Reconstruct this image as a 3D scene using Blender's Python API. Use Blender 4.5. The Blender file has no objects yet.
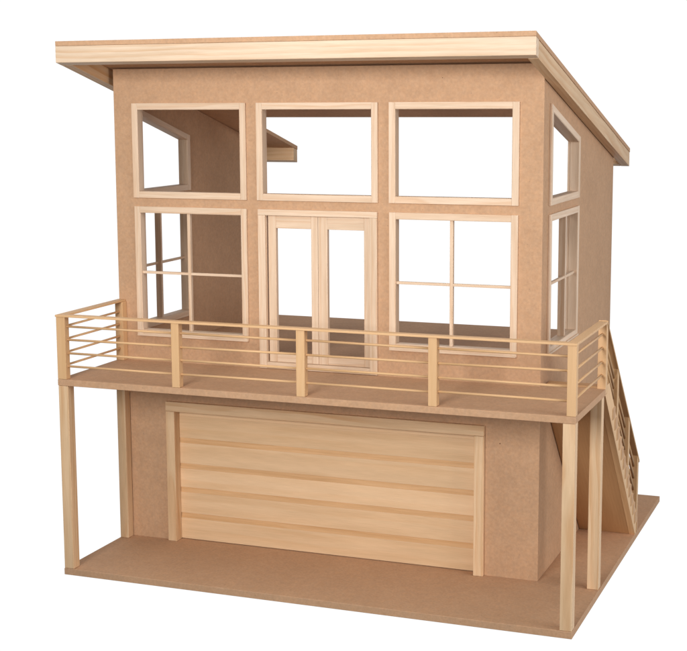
import bpy, bmesh, math, random
from mathutils import Vector, Matrix
random.seed(7)
scene = bpy.context.scene
COL = scene.collection

# ------------------------------------------------------------------ measures (metres)
W, D, TB = 0.660, 0.6057, 0.0085            # base board
ZD, TD = 0.2467, 0.0081                     # deck top and thickness
HX0, HX1, HY0, HY1, T = 0.0004, 0.5819, 0.1573, 0.5925, 0.009
RX0, RX1, RY0, RY1 = -0.0232, 0.5959, 0.0570, 0.6474
RZ0, RZ1, HF, TM = 0.66755, 0.51863, 0.0267, 0.0059
SL = (RZ1 - RZ0) / (RY1 - RY0)
def roof_top(y): return RZ0 + SL * (y - RY0)
def roof_under(y): return roof_top(y) - TM
def roof_low(y): return roof_top(y) - HF
ZT, ZB, LT, LB = 0.5896, 0.4656, 0.4543, 0.2808
XS = [0.0283, 0.1932, 0.2080, 0.3730, 0.3876, 0.5526]
DL, DR, DB = 0.2092, 0.3722, ZD + 0.0008
S0, S1 = 0.1873, 0.3512
def side_top(y): return 0.5871 + (0.5430 - 0.5871) * (y - S0) / (S1 - S0)

# ------------------------------------------------------------------ materials
def nt(name):
    m = bpy.data.materials.new(name); m.use_nodes = True
    t = m.node_tree; b = t.nodes['Principled BSDF']
    return m, t, b
def N(t, kind, **kw):
    n = t.nodes.new(kind)
    for k, v in kw.items():
        if k in n.inputs: n.inputs[k].default_value = v
        else: setattr(n, k, v)
    return n
def math_(t, op, a, b=None, clamp=False):
    n = t.nodes.new('ShaderNodeMath'); n.operation = op; n.use_clamp = clamp
    for i, v in enumerate((a, b)):
        if v is None: continue
        if isinstance(v, (int, float)): n.inputs[i].default_value = v
        else: t.links.new(v, n.inputs[i])
    return n.outputs[0]
def mapr(t, v, a, b, c, d, smooth=False):
    n = t.nodes.new('ShaderNodeMapRange'); n.interpolation_type = 'SMOOTHSTEP' if smooth else 'LINEAR'
    t.links.new(v, n.inputs[0])
    for i, x in enumerate((a, b, c, d)): n.inputs[i + 1].default_value = x
    return n.outputs[0]
def mixc(t, f, a, b, mode='MIX'):
    n = t.nodes.new('ShaderNodeMix'); n.data_type = 'RGBA'; n.blend_type = mode
    if isinstance(f, (int, float)): n.inputs[0].default_value = f
    else: t.links.new(f, n.inputs[0])
    for i, v in ((6, a), (7, b)):
        if isinstance(v, tuple): n.inputs[i].default_value = (*v, 1)
        else: t.links.new(v, n.inputs[i])
    return n.outputs[2]

def wood(name, light, dark, ring=1.0, pitch=0.0042, rough=0.55, fibre=0.10):
    """Solid wood: rings about a far pith, fine fibres along each board, a tone for each board."""
    m, t, b = nt(name); L = t.links.new
    u1 = N(t, 'ShaderNodeUVMap', uv_map='grain'); u2 = N(t, 'ShaderNodeUVMap', uv_map='depth_tone')
    s1 = N(t, 'ShaderNodeSeparateXYZ'); s2 = N(t, 'ShaderNodeSeparateXYZ')
    L(u1.outputs[0], s1.inputs[0]); L(u2.outputs[0], s2.inputs[0])
    a, c, dd, tone = s1.outputs[0], s1.outputs[1], s2.outputs[0], s2.outputs[1]
    def vec(ka, kc):
        n = N(t, 'ShaderNodeCombineXYZ')
        L(math_(t, 'MULTIPLY', a, ka), n.inputs[0]); L(math_(t, 'MULTIPLY', c, kc), n.inputs[1]); L(math_(t, 'MULTIPLY', dd, kc), n.inputs[2])
        return n.outputs[0]
    def noise(ka, kc, det=3.0):
        n = N(t, 'ShaderNodeTexNoise', Scale=1.0, Detail=det); L(vec(ka, kc), n.inputs['Vector']); return n.outputs[0]
    r = math_(t, 'SQRT', math_(t, 'ADD', math_(t, 'MULTIPLY', c, c), math_(t, 'MULTIPLY', dd, dd)))
    r = math_(t, 'ADD', r, math_(t, 'MULTIPLY', math_(t, 'SUBTRACT', noise(4.5, 28, 2.0), 0.5), 0.016))
    ph = math_(t, 'FRACT', math_(t, 'DIVIDE', r, pitch))
    up = mapr(t, ph, 0.15, 0.86, 0, 1, True); dn = mapr(t, ph, 0.86, 1.0, 1, 0, True)
    g = math_(t, 'MULTIPLY', up, dn)
    g = math_(t, 'MULTIPLY', g, mapr(t, noise(6, 60), 0.32, 0.68, 0.15, 1.0))
    col = mixc(t, math_(t, 'MULTIPLY', g, 0.62 * ring, True), light, dark)
    fb = mapr(t, noise(45, 1500, 4.0), 0.25, 0.75, 1 - fibre, 1 + fibre * 0.6)
    pt = mapr(t, noise(9, 90, 3.0), 0.3, 0.7, 1 - fibre * 0.8, 1 + fibre * 0.5)
    k = math_(t, 'MULTIPLY', math_(t, 'MULTIPLY', fb, pt), tone)
    kk = N(t, 'ShaderNodeCombineXYZ')
    L(k, kk.inputs[0]); L(math_(t, 'POWER', k, 1.12), kk.inputs[1]); L(math_(t, 'POWER', k, 1.35), kk.inputs[2])
    col = mixc(t, 1.0, col, kk.outputs[0], 'MULTIPLY')
    L(col, b.inputs['Base Color'])
    b.inputs['Roughness'].default_value = rough
    b.inputs['Specular IOR Level'].default_value = 0.28
    bp = N(t, 'ShaderNodeBump', Strength=0.10, Distance=0.0004)
    L(noise(45, 1500, 4.0), bp.inputs['Height']); L(bp.outputs[0], b.inputs['Normal'])
    return m

def fibreboard(name, col, rough=0.78):
    m, t, b = nt(name); L = t.links.new
    tc = N(t, 'ShaderNodeTexCoord')
    def noise(s, det, ro=0.6):
        n = N(t, 'ShaderNodeTexNoise', Scale=s, Detail=det, Roughness=ro); L(tc.outputs['Object'], n.inputs['Vector']); return n.outputs[0]
    f1 = mapr(t, noise(330, 4), 0.28, 0.72, 0.895, 1.09)
    f2 = mapr(t, noise(95, 3), 0.3, 0.7, 0.955, 1.04)
    f3 = mapr(t, noise(11, 3), 0.3, 0.7, 0.955, 1.04)
    hue = noise(170, 3)
    k = math_(t, 'MULTIPLY', math_(t, 'MULTIPLY', f1, f2), f3)
    v = N(t, 'ShaderNodeTexVoronoi', Scale=75.0, Randomness=1.0); L(tc.outputs['Object'], v.inputs['Vector'])
    sp = mapr(t, v.outputs['Distance'], 0.035, 0.085, 0.80, 1.0, True)     # a few dark fibres
    k = math_(t, 'MULTIPLY', k, sp)
    c = mixc(t, mapr(t, hue, 0.3, 0.7, 0.0, 1.0), tuple(x * y for x, y in zip(col, (1.01, 0.985, 0.955))), tuple(x * y for x, y in zip(col, (0.99, 1.012, 1.04))))
    kk = N(t, 'ShaderNodeCombineXYZ')
    for i in range(3): L(k, kk.inputs[i])
    L(mixc(t, 1.0, c, kk.outputs[0], 'MULTIPLY'), b.inputs['Base Color'])
    b.inputs['Roughness'].default_value = rough; b.inputs['Specular IOR Level'].default_value = 0.2
    bp = N(t, 'ShaderNodeBump', Strength=0.12, Distance=0.0004)
    L(noise(700, 4), bp.inputs['Height']); L(bp.outputs[0], b.inputs['Normal'])
    return m

MDF = fibreboard('brown_fibreboard', (0.530, 0.323, 0.193))
PALE = wood('pale_pine', (0.735, 0.558, 0.410), (0.640, 0.400, 0.235), ring=1.0)
FASC = wood('fascia_pine', (0.690, 0.530, 0.385), (0.600, 0.380, 0.220), ring=1.1, pitch=0.0060)
WARM = wood('warm_pine', (0.745, 0.520, 0.320), (0.600, 0.320, 0.140), ring=1.15, pitch=0.0052)
RAIL = wood('yellow_basswood', (0.690, 0.435, 0.230), (0.610, 0.350, 0.150), ring=0.5, fibre=0.06)
DOORW = wood('garage_door_wood', (0.765, 0.530, 0.322), (0.700, 0.430, 0.220), ring=0.7, pitch=0.011, fibre=0.08)
BANDW = wood('orange_bevel_wood', (0.700, 0.425, 0.215), (0.600, 0.330, 0.140), ring=0.9, pitch=0.0045)
PLY = wood('stair_wood', (0.520, 0.300, 0.145), (0.430, 0.230, 0.100), ring=0.5, fibre=0.07)
STEPW = wood('step_wood', (0.560, 0.320, 0.155), (0.440, 0.215, 0.085), ring=0.5)
STAIR = wood('stair_rail_wood', (0.620, 0.390, 0.200), (0.500, 0.270, 0.110), ring=0.8)
NAIL, _t, _b = nt('dark_nail_hole'); _b.inputs['Base Color'].default_value = (0.10, 0.05, 0.025, 1); _b.inputs['Roughness'].default_value = 0.9

# ------------------------------------------------------------------ mesh builder
class MB:
    def __init__(s, tone=(0.93, 1.05)):
        s.bm = bmesh.new(); s.u1 = s.bm.loops.layers.uv.new('grain'); s.u2 = s.bm.loops.layers.uv.new('depth_tone'); s.tone = tone
    def _pick(s, tone):
        q = random.choice((-1, 1))
        return (random.uniform(-9, 9), q * random.uniform(0.012, 0.05), random.choice((-1, 1)) * random.uniform(0.02, 0.06),
                tone if tone else random.uniform(*s.tone))
    def _face(s, vs, f, R):
        try: fc = s.bm.faces.new(vs)
        except ValueError: return
        for lp in fc.loops:
            a, c, d = f(lp.vert.co)
            lp[s.u1].uv = (a + R[0], c + R[1]); lp[s.u2].uv = (d + R[2], R[3])
        return fc
    def hexa(s, P, g=None, tone=None):
        """P: 8 corners, index = 4*i+2*j+k; g: grain direction (vector)."""
        P = [Vector(p) for p in P]; V = [s.bm.verts.new(p) for p in P]; R = s._pick(tone)
        G = Vector(g).normalized() if g else (P[4] - P[0]).normalized()
        h = Vector((0, 0, 1)) if abs(G.z) < 0.8 else Vector((1, 0, 0))
        A = G.cross(h).normalized(); B = G.cross(A)
        o = sum(P, Vector()) / 8
        f = lambda co: ((co - o).dot(G), (co - o).dot(B), (co - o).dot(A))
        for q in ((0, 1, 3, 2), (4, 6, 7, 5), (0, 4, 5, 1), (2, 3, 7, 6), (0, 2, 6, 4), (1, 5, 7, 3)):
            s._face([V[i] for i in q], f, R)
        return s
    def box(s, x0, x1, y0, y1, z0, z1, g='x', tone=None):
        P = [(x, y, z) for x in (x0, x1) for y in (y0, y1) for z in (z0, z1)]
        return s.hexa(P, {'x': (1, 0, 0), 'y': (0, 1, 0), 'z': (0, 0, 1)}[g], tone)
    def prism(s, poly, off, g, tone=None):
        """poly: list of 3D points (planar), off: extrusion vector."""
        off = Vector(off); A = [s.bm.verts.new(p) for p in poly]; B = [s.bm.verts.new(Vector(p) + off) for p in poly]; R = s._pick(tone)
        G = Vector(g).normalized(); Q = off.normalized()
        if abs(G.dot(Q)) > 0.9: Q = (Vector(poly[2]) - Vector(poly[0])); Q = (Q - G * Q.dot(G)).normalized(); Q = Vector((0, 0, 1)) if abs(G.z) < 0.5 and abs(Q.z) > 0.3 else Q
        Hh = G.cross(Q); o = sum((Vector(p) for p in poly), Vector()) / len(poly)
        f = lambda co: ((co - o).dot(G), (co - o).dot(Hh), (co - o).dot(Q))
        n = len(poly)
        s._face(A[::-1], f, R); s._face(B, f, R)
        for i in range(n): s._face([A[i], A[(i + 1) % n], B[(i + 1) % n], B[i]], f, R)
        return s
    def rod(s, p0, p1, r, n=12, tone=None):
        p0, p1 = Vector(p0), Vector(p1); G = (p1 - p0).normalized(); h = Vector((0, 0, 1)) if abs(G.z) < 0.8 else Vector((1, 0, 0))
        a = G.cross(h).normalized(); b = G.cross(a); R = s._pick(tone)
        f = lambda co: ((co - p0).dot(G), (co - p0).dot(a), (co - p0).dot(b))
        c0 = [s.bm.verts.new(p0 + r * (a * math.cos(2 * math.pi * i / n) + b * math.sin(2 * math.pi * i / n))) for i in range(n)]
        c1 = [s.bm.verts.new(v.co + (p1 - p0)) for v in c0]
        s._face(c0, f, R); s._face(c1[::-1], f, R)
        for i in range(n):
            fc = s._face([c0[i], c1[i], c1[(i + 1) % n], c0[(i + 1) % n]], f, R)
            if fc: fc.smooth = True
        return s
    def grid(s, us, vs, hole, pos, thick):
        """A board with openings. us, vs: grid lines; hole(i,j); pos(u, vj)->point; thick: vector."""
        th = Vector(thick); nu, nv = len(us), len(vs)
        A = {}; 
        def vt(i, j, k):
            if (i, j, k) not in A:
                A[(i, j, k)] = s.bm.verts.new(Vector(pos(us[i], j)) + (th if k else Vector()))
            return A[(i, j, k)]
        solid = lambda i, j: 0 <= i < nu - 1 and 0 <= j < nv - 1 and not hole(i, j)
        R = s._pick(1.0); f = lambda co: (co.x, co.z, co.y)
        for i in range(nu - 1):
            for j in range(nv - 1):
                if not solid(i, j): continue
                s._face([vt(i, j, 0), vt(i + 1, j, 0), vt(i + 1, j + 1, 0), vt(i, j + 1, 0)], f, R)
                s._face([vt(i, j, 1), vt(i, j + 1, 1), vt(i + 1, j + 1, 1), vt(i + 1, j, 1)], f, R)
                for (di, dj, e) in ((-1, 0, ((i, j), (i, j + 1))), (1, 0, ((i + 1, j), (i + 1, j + 1))), (0, -1, ((i, j), (i + 1, j))), (0, 1, ((i, j + 1), (i + 1, j + 1)))):
                    if not solid(i + di, j + dj):
                        (a, b), (c, d) = e
                        s._face([vt(a, b, 0), vt(c, d, 0), vt(c, d, 1), vt(a, b, 1)], f, R)
        return s
    def build(s, name, mat, parent, bevel=0.0004, label=None):
        bmesh.ops.recalc_face_normals(s.bm, faces=s.bm.faces)
        lo = Vector([min(v.co[i] for v in s.bm.verts) for i in range(3)]); hi = Vector([max(v.co[i] for v in s.bm.verts) for i in range(3)])
        o = Vector(((lo.x + hi.x) / 2, (lo.y + hi.y) / 2, lo.z))
        bmesh.ops.translate(s.bm, verts=s.bm.verts, vec=-o)
        me = bpy.data.meshes.new(name); s.bm.to_mesh(me); s.bm.free(); me.materials.append(mat)
        ob = bpy.data.objects.new(name, me); COL.objects.link(ob); ob['wl'] = list(o)
        ob.parent = parent
        po = Vector(parent['wl']) if parent is not None and 'wl' in parent else Vector()
        ob.location = o - po
        if bevel:
            b = ob.modifiers.new('edges', 'BEVEL'); b.width = bevel; b.segments = 2; b.limit_method = 'ANGLE'; b.angle_limit = math.radians(35); b.harden_normals = False
        if label: ob['label'] = label
        return ob

house = bpy.data.objects.new('dollhouse', None); COL.objects.link(house)
house.location = (W / 2, D / 2, -TB); house['wl'] = list(house.location); house.empty_display_size = 0.1
house['label'] = 'unpainted two-storey wooden dollhouse with slanting roof, railed balcony, garage door and outside staircase'
house['category'] = 'dollhouse'

# ------------------------------------------------------------------ base, walls, floor
MB().box(0, W, 0, D, -TB, 0).build('base', MDF, house, 0.0005)

G = 0.0003
GX0, GX1, GZ = 0.0800, 0.5030, 0.1830
FR_MARGIN = 0.0040
us = [HX0 + T + G, GX0, XS[0], XS[1], XS[2], XS[3], XS[4], XS[5], GX1, HX1 - T - G]
hs = {'w1': (XS[0] + FR_MARGIN, XS[1] - FR_MARGIN), 'w2': (XS[2] + FR_MARGIN, XS[3] - FR_MARGIN), 'w3': (XS[4] + FR_MARGIN, XS[5] - FR_MARGIN)}
ul = sorted({HX0, HX1, GX0, GX1, *hs['w1'], *hs['w2'], *hs['w3'], DL + FR_MARGIN, DR - FR_MARGIN})
zt_front = roof_under(HY0 + 0.002) - 0.0016
vl = [0.0, GZ, ZD + 0.0005, LB + FR_MARGIN, LT - FR_MARGIN, ZB + FR_MARGIN, ZT - FR_MARGIN, zt_front]
def inside(c, r): return r[0] < c < r[1]
def hole_front(i, j):
    u = (ul[i] + ul[i + 1]) / 2; z = (vl[j] + vl[j + 1]) / 2
    if j == 0: return inside(u, (GX0, GX1))
    if inside(u, (DL + FR_MARGIN, DR - FR_MARGIN)) and inside(z, (ZD + 0.0005, LT - FR_MARGIN)): return True
    for k in hs:
        if inside(u, hs[k]):
            if inside(z, (ZB + FR_MARGIN, ZT - FR_MARGIN)): return True
            if k != 'w2' and inside(z, (LB + FR_MARGIN, LT - FR_MARGIN)): return True
    return False
front = MB().grid(ul, vl, hole_front, lambda u, j: (u, HY0, vl[j]), (0, T, 0)).build('wall', MDF, house, 0.0005)
front['label'] = 'fibreboard wall with garage opening, five windows and balcony door'
MB().rod((0.5322, HY0 - 0.0001, 0.1714), (0.5322, HY0 + 0.004, 0.1714), 0.00075, 10).build('nail_hole', NAIL, front, 0)
MB().rod((0.4560, HY0 - 0.0001, 0.6185), (0.4560, HY0 + 0.004, 0.6185), 0.00055, 10).build('nail_hole', NAIL, front, 0)

def side_wall(x, tx):
    ys = [HY0 + T + G, S0 + FR_MARGIN, S1 - FR_MARGIN, HY1]
    rows = [lambda y: 0.0, lambda y: LB + FR_MARGIN, lambda y: LT - FR_MARGIN, lambda y: ZB + FR_MARGIN, lambda y: side_top(y) - FR_MARGIN, lambda y: roof_under(y) - 0.0005]
    hole = lambda i, j: i == 1 and j in (1, 3)
    return MB().grid(ys, rows, hole, lambda y, j: (x, y, rows[j](y)), (tx, 0, 0)).build('wall', MDF, house, 0.0005)
wall_l = side_wall(HX0, T)
wall_r = side_wall(HX1, -T)
MB().box(HX0 + T + G, HX1 - T - G, HY0 + T + G, 0.602, ZD - TD, ZD).build('floor', MDF, house, 0.0004)

# ------------------------------------------------------------------ balcony deck and its posts
deck = MB().prism([(0, 0, ZD - TD), (W, 0, ZD - TD), (W, 0.1669, ZD - TD), (HX1 + G, 0.1669, ZD - TD), (HX1 + G, HY0 - G, ZD - TD), (0, HY0 - G, ZD - TD)],
                  (0, 0, TD), (1, 0, 0), 1.0).build('balcony_deck', MDF, house, 0.0005)
PW = 0.0140; PT = ZD - TD - 0.0002
for (x0, x1, y0, y1, tn) in ((0.0004, 0.0144, 0.0005, 0.0145, 1.0), (0.6456, 0.6596, 0.0005, 0.0145, 1.02), (0.6450, 0.6590, 0.1507, 0.1640, 1.04), (0.0008, 0.0134, 0.1424, 0.1562, 0.97)):
    MB().box(x0, x1, y0, y1, 0.0002, PT, 'z', tn).build('support_post', WARM, house, 0.0006)

# ------------------------------------------------------------------ garage door
yd = HY0 + 0.0095
zb = [0.0010, 0.0370, 0.0730, 0.1060, 0.1415, 0.1790]
tones = [1.0, 1.01, 1.10, 1.0, 0.92]
gd = MB(); bands = MB()
for i in range(5):
    z0, z1 = zb[i], zb[i + 1]; c = 0.0072
    zc = z1 - c
    gd.prism([(0.0810, yd, z0), (0.0810, yd, zc), (0.0810, yd + 0.0070, zc), (0.0810, yd + 0.0070, z0)], (0.4210, 0, 0), (1, 0, 0), tones[i])
    cv = [(0.0810, yd + 0.0002, zc)]
    for k in range(1, 6):
        a = k / 5
        cv.append((0.0810, yd + 0.0002 + 0.0007 * math.sin(a * math.pi / 2), zc + c * a))
    (gd if i == 4 else bands).prism(cv + [(0.0810, yd + 0.0070, z1), (0.0810, yd + 0.0070, zc)], (0.4210, 0, 0), (1, 0, 0), 1.0)
gdoor = gd.build('garage_door', DOORW, house, 0.00015)
bands.build('bevel_strip', BANDW, gdoor, 0.00015)
yt0 = HY0 - 0.0058
tr = MB((0.97, 1.04))
tr.box(0.0700, 0.0828, yt0, HY0 - 0.0002, 0.0002, 0.1797, 'z', 0.98)
tr.box(0.5005, 0.5130, yt0, HY0 - 0.0002, 0.0002, 0.1797, 'z', 1.05)
tr.box(0.0700, 0.5130, yt0 - 0.0003, HY0 - 0.0002, 0.1801, 0.1932, 'x', 0.98)
trim = tr.build('door_trim', WARM, gdoor, 0.0004)
jb = MB((0.95, 1.0))
jb.box(0.0802, 0.0826, HY0 + 0.0001, HY0 + 0.0094, 0.0002, 0.1797, 'z', 0.9)
jb.box(0.5007, 0.5028, HY0 + 0.0001, HY0 + 0.0094, 0.0002, 0.1797, 'z')
jb.box(0.0830, 0.5003, HY0 + 0.0001, HY0 + 0.0094, 0.1800, 0.1828, 'x')
jb.build('door_jamb', WARM, gdoor, 0.0003)

# ------------------------------------------------------------------ windows
class Plane:
    def __init__(s, o, a, n): s.o, s.a, s.n = Vector(o), Vector(a), Vector(n)
    def p(s, u, z, n): return s.o + s.a * u + s.n * n + Vector((0, 0, z))
PF = Plane((0, HY0, 0), (1, 0, 0), (0, -1, 0))
PR = Plane((HX1, 0, 0), (0, 1, 0), (1, 0, 0))
PL = Plane((HX0, 0, 0), (0, 1, 0), (-1, 0, 0))
def piece(mb, pl, u0, u1, zl, zh, n0, n1, g, tone=None):
    """zl, zh: functions of u."""
    P = [pl.p(u, (zl, zh)[k](u), n) for u in (u0, u1) for n in (n0, n1) for k in (0, 1)]
    gv = (P[4] - P[0]) if g == 'u' else Vector((0, 0, 1))
    mb.hexa(P, gv, tone)
def window(pl, u0, u1, z0, z1, cross=False, mz=None, mu=None, base=1.0, label=None, wd=0.0082, deep=False):
    z0f = (lambda u: z0); z1f = z1 if callable(z1) else (lambda u: z1)
    cas = 0.0030; mb = MB((0.97 * base, 1.04 * base)); w = wd; c = lambda k: (lambda u: k)
    up = lambda f, k: (lambda u: f(u) + k)
    # outer casing
    piece(mb, pl, u0, u0 + w, z0f, z1f, 0.0001, cas, 'z'); piece(mb, pl, u1 - w, u1, z0f, z1f, 0.0001, cas, 'z')
    piece(mb, pl, u0 + w, u1 - w, z0f, up(z0f, w - 0.0002), 0.0001, cas - 0.00015, 'u'); piece(mb, pl, u0 + w, u1 - w, up(z1f, -w + 0.0002), z1f, 0.0001, cas - 0.00015, 'u')
    fr = mb.build('window', PALE, house, 0.00035, label)
    # jamb lining the opening
    j0, j1 = FR_MARGIN + 0.0001, w + 0.0004; mb = MB((0.93 * base, 1.0 * base)); dp = -T - 0.0002
    piece(mb, pl, u0 + j0, u0 + j1, up(z0f, j0), up(z1f, -j0), dp, 0.0026, 'z'); piece(mb, pl, u1 - j1, u1 - j0, up(z0f, j0), up(z1f, -j0), dp, 0.0026, 'z')
    piece(mb, pl, u0 + j1, u1 - j1, up(z0f, j0), up(z0f, j1), dp, 0.0024, 'u'); piece(mb, pl, u0 + j1, u1 - j1, up(z1f, -j1), up(z1f, -j0), dp, 0.0024, 'u')
    mb.build('jamb', PALE, fr, 0.0003)
    mb = MB((0.94 * base, 1.0 * base)); a, b = -T - 0.0034, -T - 0.0003
    piece(mb, pl, u0, u0 + w, z0f, z1f, a, b, 'z'); piece(mb, pl, u1 - w, u1, z0f, z1f, a, b, 'z')
    piece(mb, pl, u0 + w, u1 - w, z0f, up(z0f, w), a + 0.0002, b, 'u'); piece(mb, pl, u0 + w, u1 - w, up(z1f, -w), z1f, a + 0.0002, b, 'u')
    mb.build('inner_casing', PALE, fr, 0.00035)
    if cross:
        mw = 0.0021; i0, i1 = u0 + j1, u1 - j1; zl, zh = z0 + j1, z1f(mu) - j1
        m = MB((0.99, 1.03)); piece(m, pl, mu - mw, mu + mw, c(zl), c(zh), -0.0095 if deep else -0.0055, -0.0003, 'z'); m.build('muntin', PALE, fr, 0.0003)
        for (p, q) in ((i0, mu - mw), (mu + mw, i1)):
            m = MB((0.99, 1.03)); piece(m, pl, p, q, c(mz - 0.0017), c(mz + 0.0017), -0.0042, -0.0006, 'u'); m.build('muntin', PALE, fr, 0.0003)
        m = MB((1.0, 1.03)); piece(m, pl, u0 + 0.0006, u1 - 0.0006, c(z0 - 0.0001), c(z0 + 0.0022), cas + 0.0001, cas + 0.0016, 'u'); m.build('sill', PALE, fr, 0.0003)
    return fr
for k in (0, 2, 4): window(PF, XS[k], XS[k + 1], ZB, ZT)
window(PF, XS[0] + 0.0008, XS[1], LB, LT, True, 0.3662, 0.1075)
window(PF, XS[4] + 0.0003, XS[5] - 0.0003, LB, LT, True, 0.3662, 0.4682)
for pl in (PR, PL):
    window(pl, S0, S1, ZB - 0.0015, side_top, base=1.03)
    window(pl, S0, S1, LB, LT - 0.001, True, 0.3662, 0.2870 if pl is PR else 0.2630, base=1.03, deep=True)

# ------------------------------------------------------------------ balcony double door
c_ = lambda k: (lambda u: k)
def P_(mb, u0, u1, z0, z1, n0, n1, g, tone=None): piece(mb, PF, u0, u1, c_(z0), c_(z1), n0, n1, g, tone)
mb = MB((0.98, 1.03))
P_(mb, DL, DL + 0.0100, DB, LT - 0.0077, 0.0001, 0.0036, 'z', 1.02); P_(mb, DR - 0.0100, DR, DB, LT - 0.0077, 0.0001, 0.0036, 'z', 0.93)
P_(mb, DL, DR, LT - 0.0076, LT, 0.0001, 0.0038, 'u', 1.02)
door = mb.build('door', PALE, house, 0.00035, 'pale pine double door with two tall glazed openings onto the balcony')
mb = MB((0.92, 0.98)); dp = -T - 0.0003
P_(mb, DL + 0.0041, DL + 0.0104, DB, LT - 0.0076, dp, 0.00005, 'z'); P_(mb, DR - 0.0104, DR - 0.0041, DB, LT - 0.0076, dp, 0.00005, 'z')
P_(mb, DL + 0.0106, DR - 0.0106, LT - 0.0074, LT - 0.0042, dp, 0.00005, 'u')
mb.build('jamb', PALE, door, 0.0003)
mb = MB((1.0, 1.03))
P_(mb, DL + 0.0100, DR - 0.0101, DB, DB + 0.0080, dp, 0.0030, 'u')
mb.build('threshold', PALE, door, 0.0004)
mb = MB((0.94, 0.99)); a, b = -T - 0.0034, -T - 0.0005
P_(mb, DL, DL + 0.0095, DB, LT - 0.0079, a, b, 'z'); P_(mb, DR - 0.0095, DR, DB, LT - 0.0079, a, b, 'z'); P_(mb, DL, DR, LT - 0.0077, LT, a, b, 'u')
mb.build('inner_casing', PALE, door, 0.0003)
lz0, lz1 = DB + 0.0083, LT - 0.0079; ot, obt = 0.4300, 0.2672; n0, n1 = -0.0082, -0.0016
for (L0, L1, o0, o1, t1) in ((0.2214, 0.2903, 0.2322, 0.2811, 0.99), (0.2906, 0.3614, 0.3034, 0.3530, 0.98)):
    mb = MB((0.97, 1.04))
    P_(mb, L0, o0, lz0, lz1, n0, n1, 'z'); P_(mb, o1, L1, lz0, lz1, n0, n1, 'z')
    P_(mb, o0, o1, ot, lz1, n0, n1 - 0.0002, 'u', t1); P_(mb, o0, o1, lz0, obt, n0, n1 - 0.0002, 'u', 1.02)
    mb.build('door_leaf', PALE, door, 0.0004)

# ------------------------------------------------------------------ roof with its rear cut-out
NX0, NX1, NY = 0.0556, 0.5171, 0.4300
poly = [(RX0, RY0), (RX1, RY0), (RX1, RY1), (NX1, RY1), (NX1, NY), (NX0, NY), (NX0, RY1), (RX0, RY1)]
mb = MB()
us_, vs_ = [RX0, NX0, NX1, RX1], [RY0, NY, RY1]
mb.grid(us_, vs_, lambda i, j: i == 1 and j == 1, lambda u, j: (u, vs_[j], roof_top(vs_[j])), (0, 0, -TM))
roof = mb.build('roof', MDF, house, 0.0004)
def fas(x0, x1, y0, y1, g, mat=FASC, tone=None, xo=0):
    P = [(x, y, z(y)) for x in (x0, x1) for y in (y0, y1) for z in (lambda y: roof_low(y), lambda y: roof_under(y) - 0.0002)]
    m = MB(); m.hexa(P, (1, 0, 0) if g == 'x' else (0, 1, SL), tone); return m.build('fascia', mat, roof, 0.0005)
FT = 0.0128
fas(RX0, RX1, RY0, RY0 + FT, 'x', tone=1.04)
fas(RX0 + 0.0004, RX0 + 0.0164, RY0 + FT + 0.0004, RY1, 'y', WARM, 0.92)
fas(RX1 - 0.0130, RX1 - 0.0006, RY0 + FT + 0.0020, RY1, 'y', WARM, 0.92)
fas(RX0 + 0.0168, 0.0552, RY1 - 0.0160, RY1 - 0.0006, 'x', WARM, 0.90)
fas(0.5180, RX1 - 0.0134, RY1 - 0.0160, RY1 - 0.0006, 'x', WARM, 0.90)

# ------------------------------------------------------------------ balcony railing
RZ, RT = 0.3286, 0.0026
rl = MB((0.99, 1.04))
rl.box(-0.0006, W + 0.0004, -0.0008, 0.0104, RZ - RT, RZ, 'x', 1.06)
rl.box(-0.0006, 0.0108, 0.0106, HY0 - 0.0004, RZ - RT, RZ, 'y', 0.98)
rl.box(0.6492, W + 0.0004, 0.0106, 0.1705, RZ - RT, RZ, 'y', 1.0)
railing = rl.build('railing', RAIL, house, 0.0004)
PTOP = RZ - RT - 0.0001
fp = [(0.0002, 0.0127), (0.1618, 0.1721), (0.3265, 0.3373), (0.4895, 0.4998), (0.6496, 0.6598)]
for (x0, x1) in fp:
    MB((0.97, 1.03)).box(x0, x1, 0.0002, 0.0100, ZD + 0.0002, PTOP, 'z').build('railing_post', RAIL, railing, 0.0004)
MB().box(0.0006, 0.0120, 0.1452, HY0 - 0.0004, ZD + 0.0002, PTOP, 'z', 0.97).build('railing_post', RAIL, railing, 0.0004)
MB().prism([(0.6496, 0.1672, 0.2400), (0.6496, 0.1672, PTOP), (0.6496, 0.1705, PTOP), (0.6496, 0.1776, PTOP - 0.0075), (0.6496, 0.1776, 0.2400)], (0.0102, 0, 0), (0, 0, 1), 1.02).build('railing_post', RAIL, railing, 0.0004)
zr = [0.3133, 0.2966, 0.2797, 0.2632]; RR = 0.00145
def j(a=0.0006): return random.uniform(-a, a)
for i in range(4):
    x0, x1 = fp[i][1], fp[i + 1][0]
    for z in zr:
        MB((0.97, 1.05)).rod((x0 - 0.002, 0.0056, z + j()), (x1 + 0.002, 0.0052, z + j()), RR).build('rod', RAIL, railing, 0)
for z in zr:
    MB((0.96, 1.02)).rod((0.0066, 0.0085, z + j(0.0003)), (0.0066, 0.1470, z + j(0.0003)), RR).build('rod', RAIL, railing, 0)
for z in zr:
    MB((0.96, 1.02)).rod((0.6547, 0.0085, z + j(0.0003)), (0.6547, 0.1690, z + j(0.0003)), RR).build('rod', RAIL, railing, 0)

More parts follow.
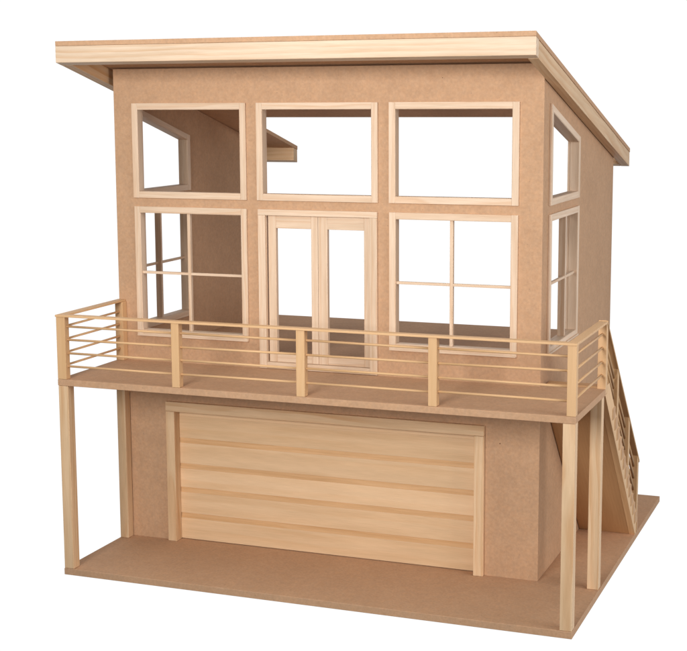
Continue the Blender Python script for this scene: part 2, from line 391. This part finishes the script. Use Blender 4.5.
# ------------------------------------------------------------------ outside staircase
m_ = 1.037
def lo(z): return 0.397 - z / m_          # y of the stair's under edge at height z
SX0, SX1 = HX1 + 0.0008, 0.6516
st = MB((0.94, 1.05)); NS = 14; rise = ZD / (NS + 1)
for i in range(NS + 1):
    zt = ZD - i * rise
    y0 = max(0.1790 if i < 2 else 0.1674, lo(zt) + 0.0235)
    y1 = min(lo(zt) + 0.0415, 0.4128)
    x1 = 0.6606 if i > 1 else 0.6490
    st.box(SX0, x1, y0, y1, max(zt - rise + 0.0003, 0.0002), zt - (0.0002 if i else 0.0006), 'x')
stair = st.build('staircase', STEPW, house, 0.0014)
def para(x0, x1, a, b, mat, name, g=None, tone=None, ztop=ZD - TD - 0.0002, ymin=0.1674, zc=0.0002):
    pts = [(x0, max(ymin, lo(ztop) + a), ztop), (x0, lo(ztop) + b, ztop), (x0, lo(zc) + b, zc), (x0, lo(zc) + a, zc)]
    m = MB(); m.prism(pts, (x1 - x0, 0, 0), (0, 1, -m_), tone); return m.build(name, mat, stair, 0.0004)
para(SX0, SX1 + 0.0003, 0.0002, 0.0042, PLY, 'underside_panel', tone=1.0)
SW = 0.036
ye = 0.4135; ze = (0.397 + SW - ye) * m_
zc2 = (0.397 + SW - 0.1780) * m_
pts = [(0.6520, 0.1674, ZD - TD), (0.6520, 0.1674, ZD - 0.0070), (0.6520, 0.1780, ZD - 0.0070), (0.6520, 0.1780, ZD + 0.0030), (0.6520, (0.397 + SW) - (ZD + 0.0030) / m_, ZD + 0.0030), (0.6520, ye, ze), (0.6520, ye, 0.0002), (0.6520, lo(0.0002), 0.0002), (0.6520, lo(ZD - TD), ZD - TD)]
MB().prism(pts, (0.0078, 0, 0), (0, 1, -m_), 1.22).build('stringer', STAIR, stair, 0.0004)
# handrail of the stair, its posts and rods
hs_ = -0.931
def hz(y): return 0.1036 + hs_ * (y - 0.414)
h0, h1 = 0.1712, 0.4172
P = [(x, y, hz(y) - k) for x in (0.6490, W + 0.0004) for y in (h0, h1) for k in (0.0038, 0)]
m = MB(); m.hexa(P, (0, 1, hs_), 1.02); srail = m.build('stair_railing', STAIR, house, 0.0004, 'slanting handrail with posts and rods beside the outside staircase')
def up_(y): return (0.397 + SW - y) * m_
for (y0, y1) in ((0.2440, 0.2545), (0.3290, 0.3395), (0.4030, 0.4135)):
    MB().prism([(0.6498, y0, up_(y0) + 0.0002), (0.6498, y0, hz(y0) - 0.0040), (0.6498, y1, hz(y1) - 0.0040), (0.6498, y1, up_(y1) + 0.0002)], (0.0100, 0, 0), (0, 0, 1), 1.06).build('railing_post', STAIR, srail, 0.0004)
ps = [(0.1776, 0.2440), (0.2545, 0.3290), (0.3395, 0.4030)]
for (y0, y1) in ps:
    for k in (0.2, 0.41, 0.62, 0.83):
        f = lambda y: hz(y) - 0.004 - k * ((hz(y) - 0.004) - max(up_(y), 0))
        MB((0.95, 1.05)).rod((0.6548, y0 - 0.002, f(y0)), (0.6548, y1 + 0.002, f(y1)), 0.0018).build('rod', STAIR, srail, 0)

for o in scene.objects:
    if 'wl' in o: del o['wl']

# ------------------------------------------------------------------ camera
cx, cy, cz, yaw, pitch, roll, fpx, ppx, ppy = 0.99341, -1.55351, 0.59295, 0.368967, -0.147186, -0.005224, 1459.758, 348.186, 316.057
fw = Vector((-math.sin(yaw) * math.cos(pitch), math.cos(yaw) * math.cos(pitch), math.sin(pitch)))
r = Vector((math.cos(yaw), math.sin(yaw), 0)); u = r.cross(fw)
r2 = r * math.cos(roll) + u * math.sin(roll); u2 = -r * math.sin(roll) + u * math.cos(roll)
M = Matrix((r2, u2, -fw)).transposed().to_4x4(); M.translation = (cx, cy, cz)
cam = bpy.data.cameras.new('camera'); co = bpy.data.objects.new('camera', cam); COL.objects.link(co); co.matrix_world = M
cam.sensor_width = 36; cam.sensor_fit = 'HORIZONTAL'; cam.lens = fpx * 36 / 687
cam.shift_x = (343.5 - ppx) / 687; cam.shift_y = (ppy - 325.5) / 687
cam.clip_start = 0.05; cam.clip_end = 200
scene.camera = co

# ------------------------------------------------------------------ studio light
w = bpy.data.worlds.new('World'); scene.world = w; w.use_nodes = True
t = w.node_tree; L = t.links.new; bg = t.nodes['Background']
tc = N(t, 'ShaderNodeTexCoord'); 
dp = N(t, 'ShaderNodeVectorMath', operation='DOT_PRODUCT'); L(tc.outputs['Generated'], dp.inputs[0]); dp.inputs[1].default_value = (-0.36, 0.933, 0)
sp = N(t, 'ShaderNodeSeparateXYZ'); L(tc.outputs['Generated'], sp.inputs[0])
back = mapr(t, dp.outputs['Value'], 0.25, 0.70, 0, 1, True)
low = mapr(t, sp.outputs[2], -0.80, -0.45, 0, 1, True); hi = mapr(t, sp.outputs[2], 0.45, 0.80, 1, 0, True)
bk = math_(t, 'MULTIPLY', math_(t, 'MULTIPLY', back, low), hi)
L(mapr(t, bk, 0, 1, 0.10, 1.03), bg.inputs['Strength']); bg.inputs['Color'].default_value = (1, 1, 1, 1)
def area(name, loc, tgt, size, power, col, sy=None):
    l = bpy.data.lights.new(name, 'AREA'); l.shape = 'RECTANGLE'; l.size = size; l.size_y = sy or size; l.energy = power; l.color = col
    o = bpy.data.objects.new(name, l); COL.objects.link(o); o.location = loc
    o.rotation_euler = (Vector(tgt) - Vector(loc)).to_track_quat('-Z', 'Y').to_euler(); return o
key = area('softbox', (0.27, -1.80, 0.82), (0.36, 0.15, 0.68), 0.6, 7.4, (1.0, 0.985, 0.955))
key.data.spread = math.radians(75)
area('side_softbox', (2.2, -0.2, 0.65), (0.3, 0.15, 0.35), 1.0, 19.5, (1.0, 0.99, 0.98))
area('top_softbox', (0.3, -0.5, 2.6), (0.3, 0.15, 0.35), 1.5, 17, (1.0, 0.99, 0.97))
area('high_softbox', (2.2, -1.4, 1.6), (0.3, 0.15, 0.35), 1.0, 9, (1.0, 0.99, 0.98))

scene.view_settings.view_transform = 'Standard'; scene.view_settings.look = 'None'; scene.view_settings.exposure = 0; scene.view_settings.gamma = 1
scene.render.engine = 'CYCLES'
scene.cycles.max_bounces = 8; scene.cycles.diffuse_bounces = 5
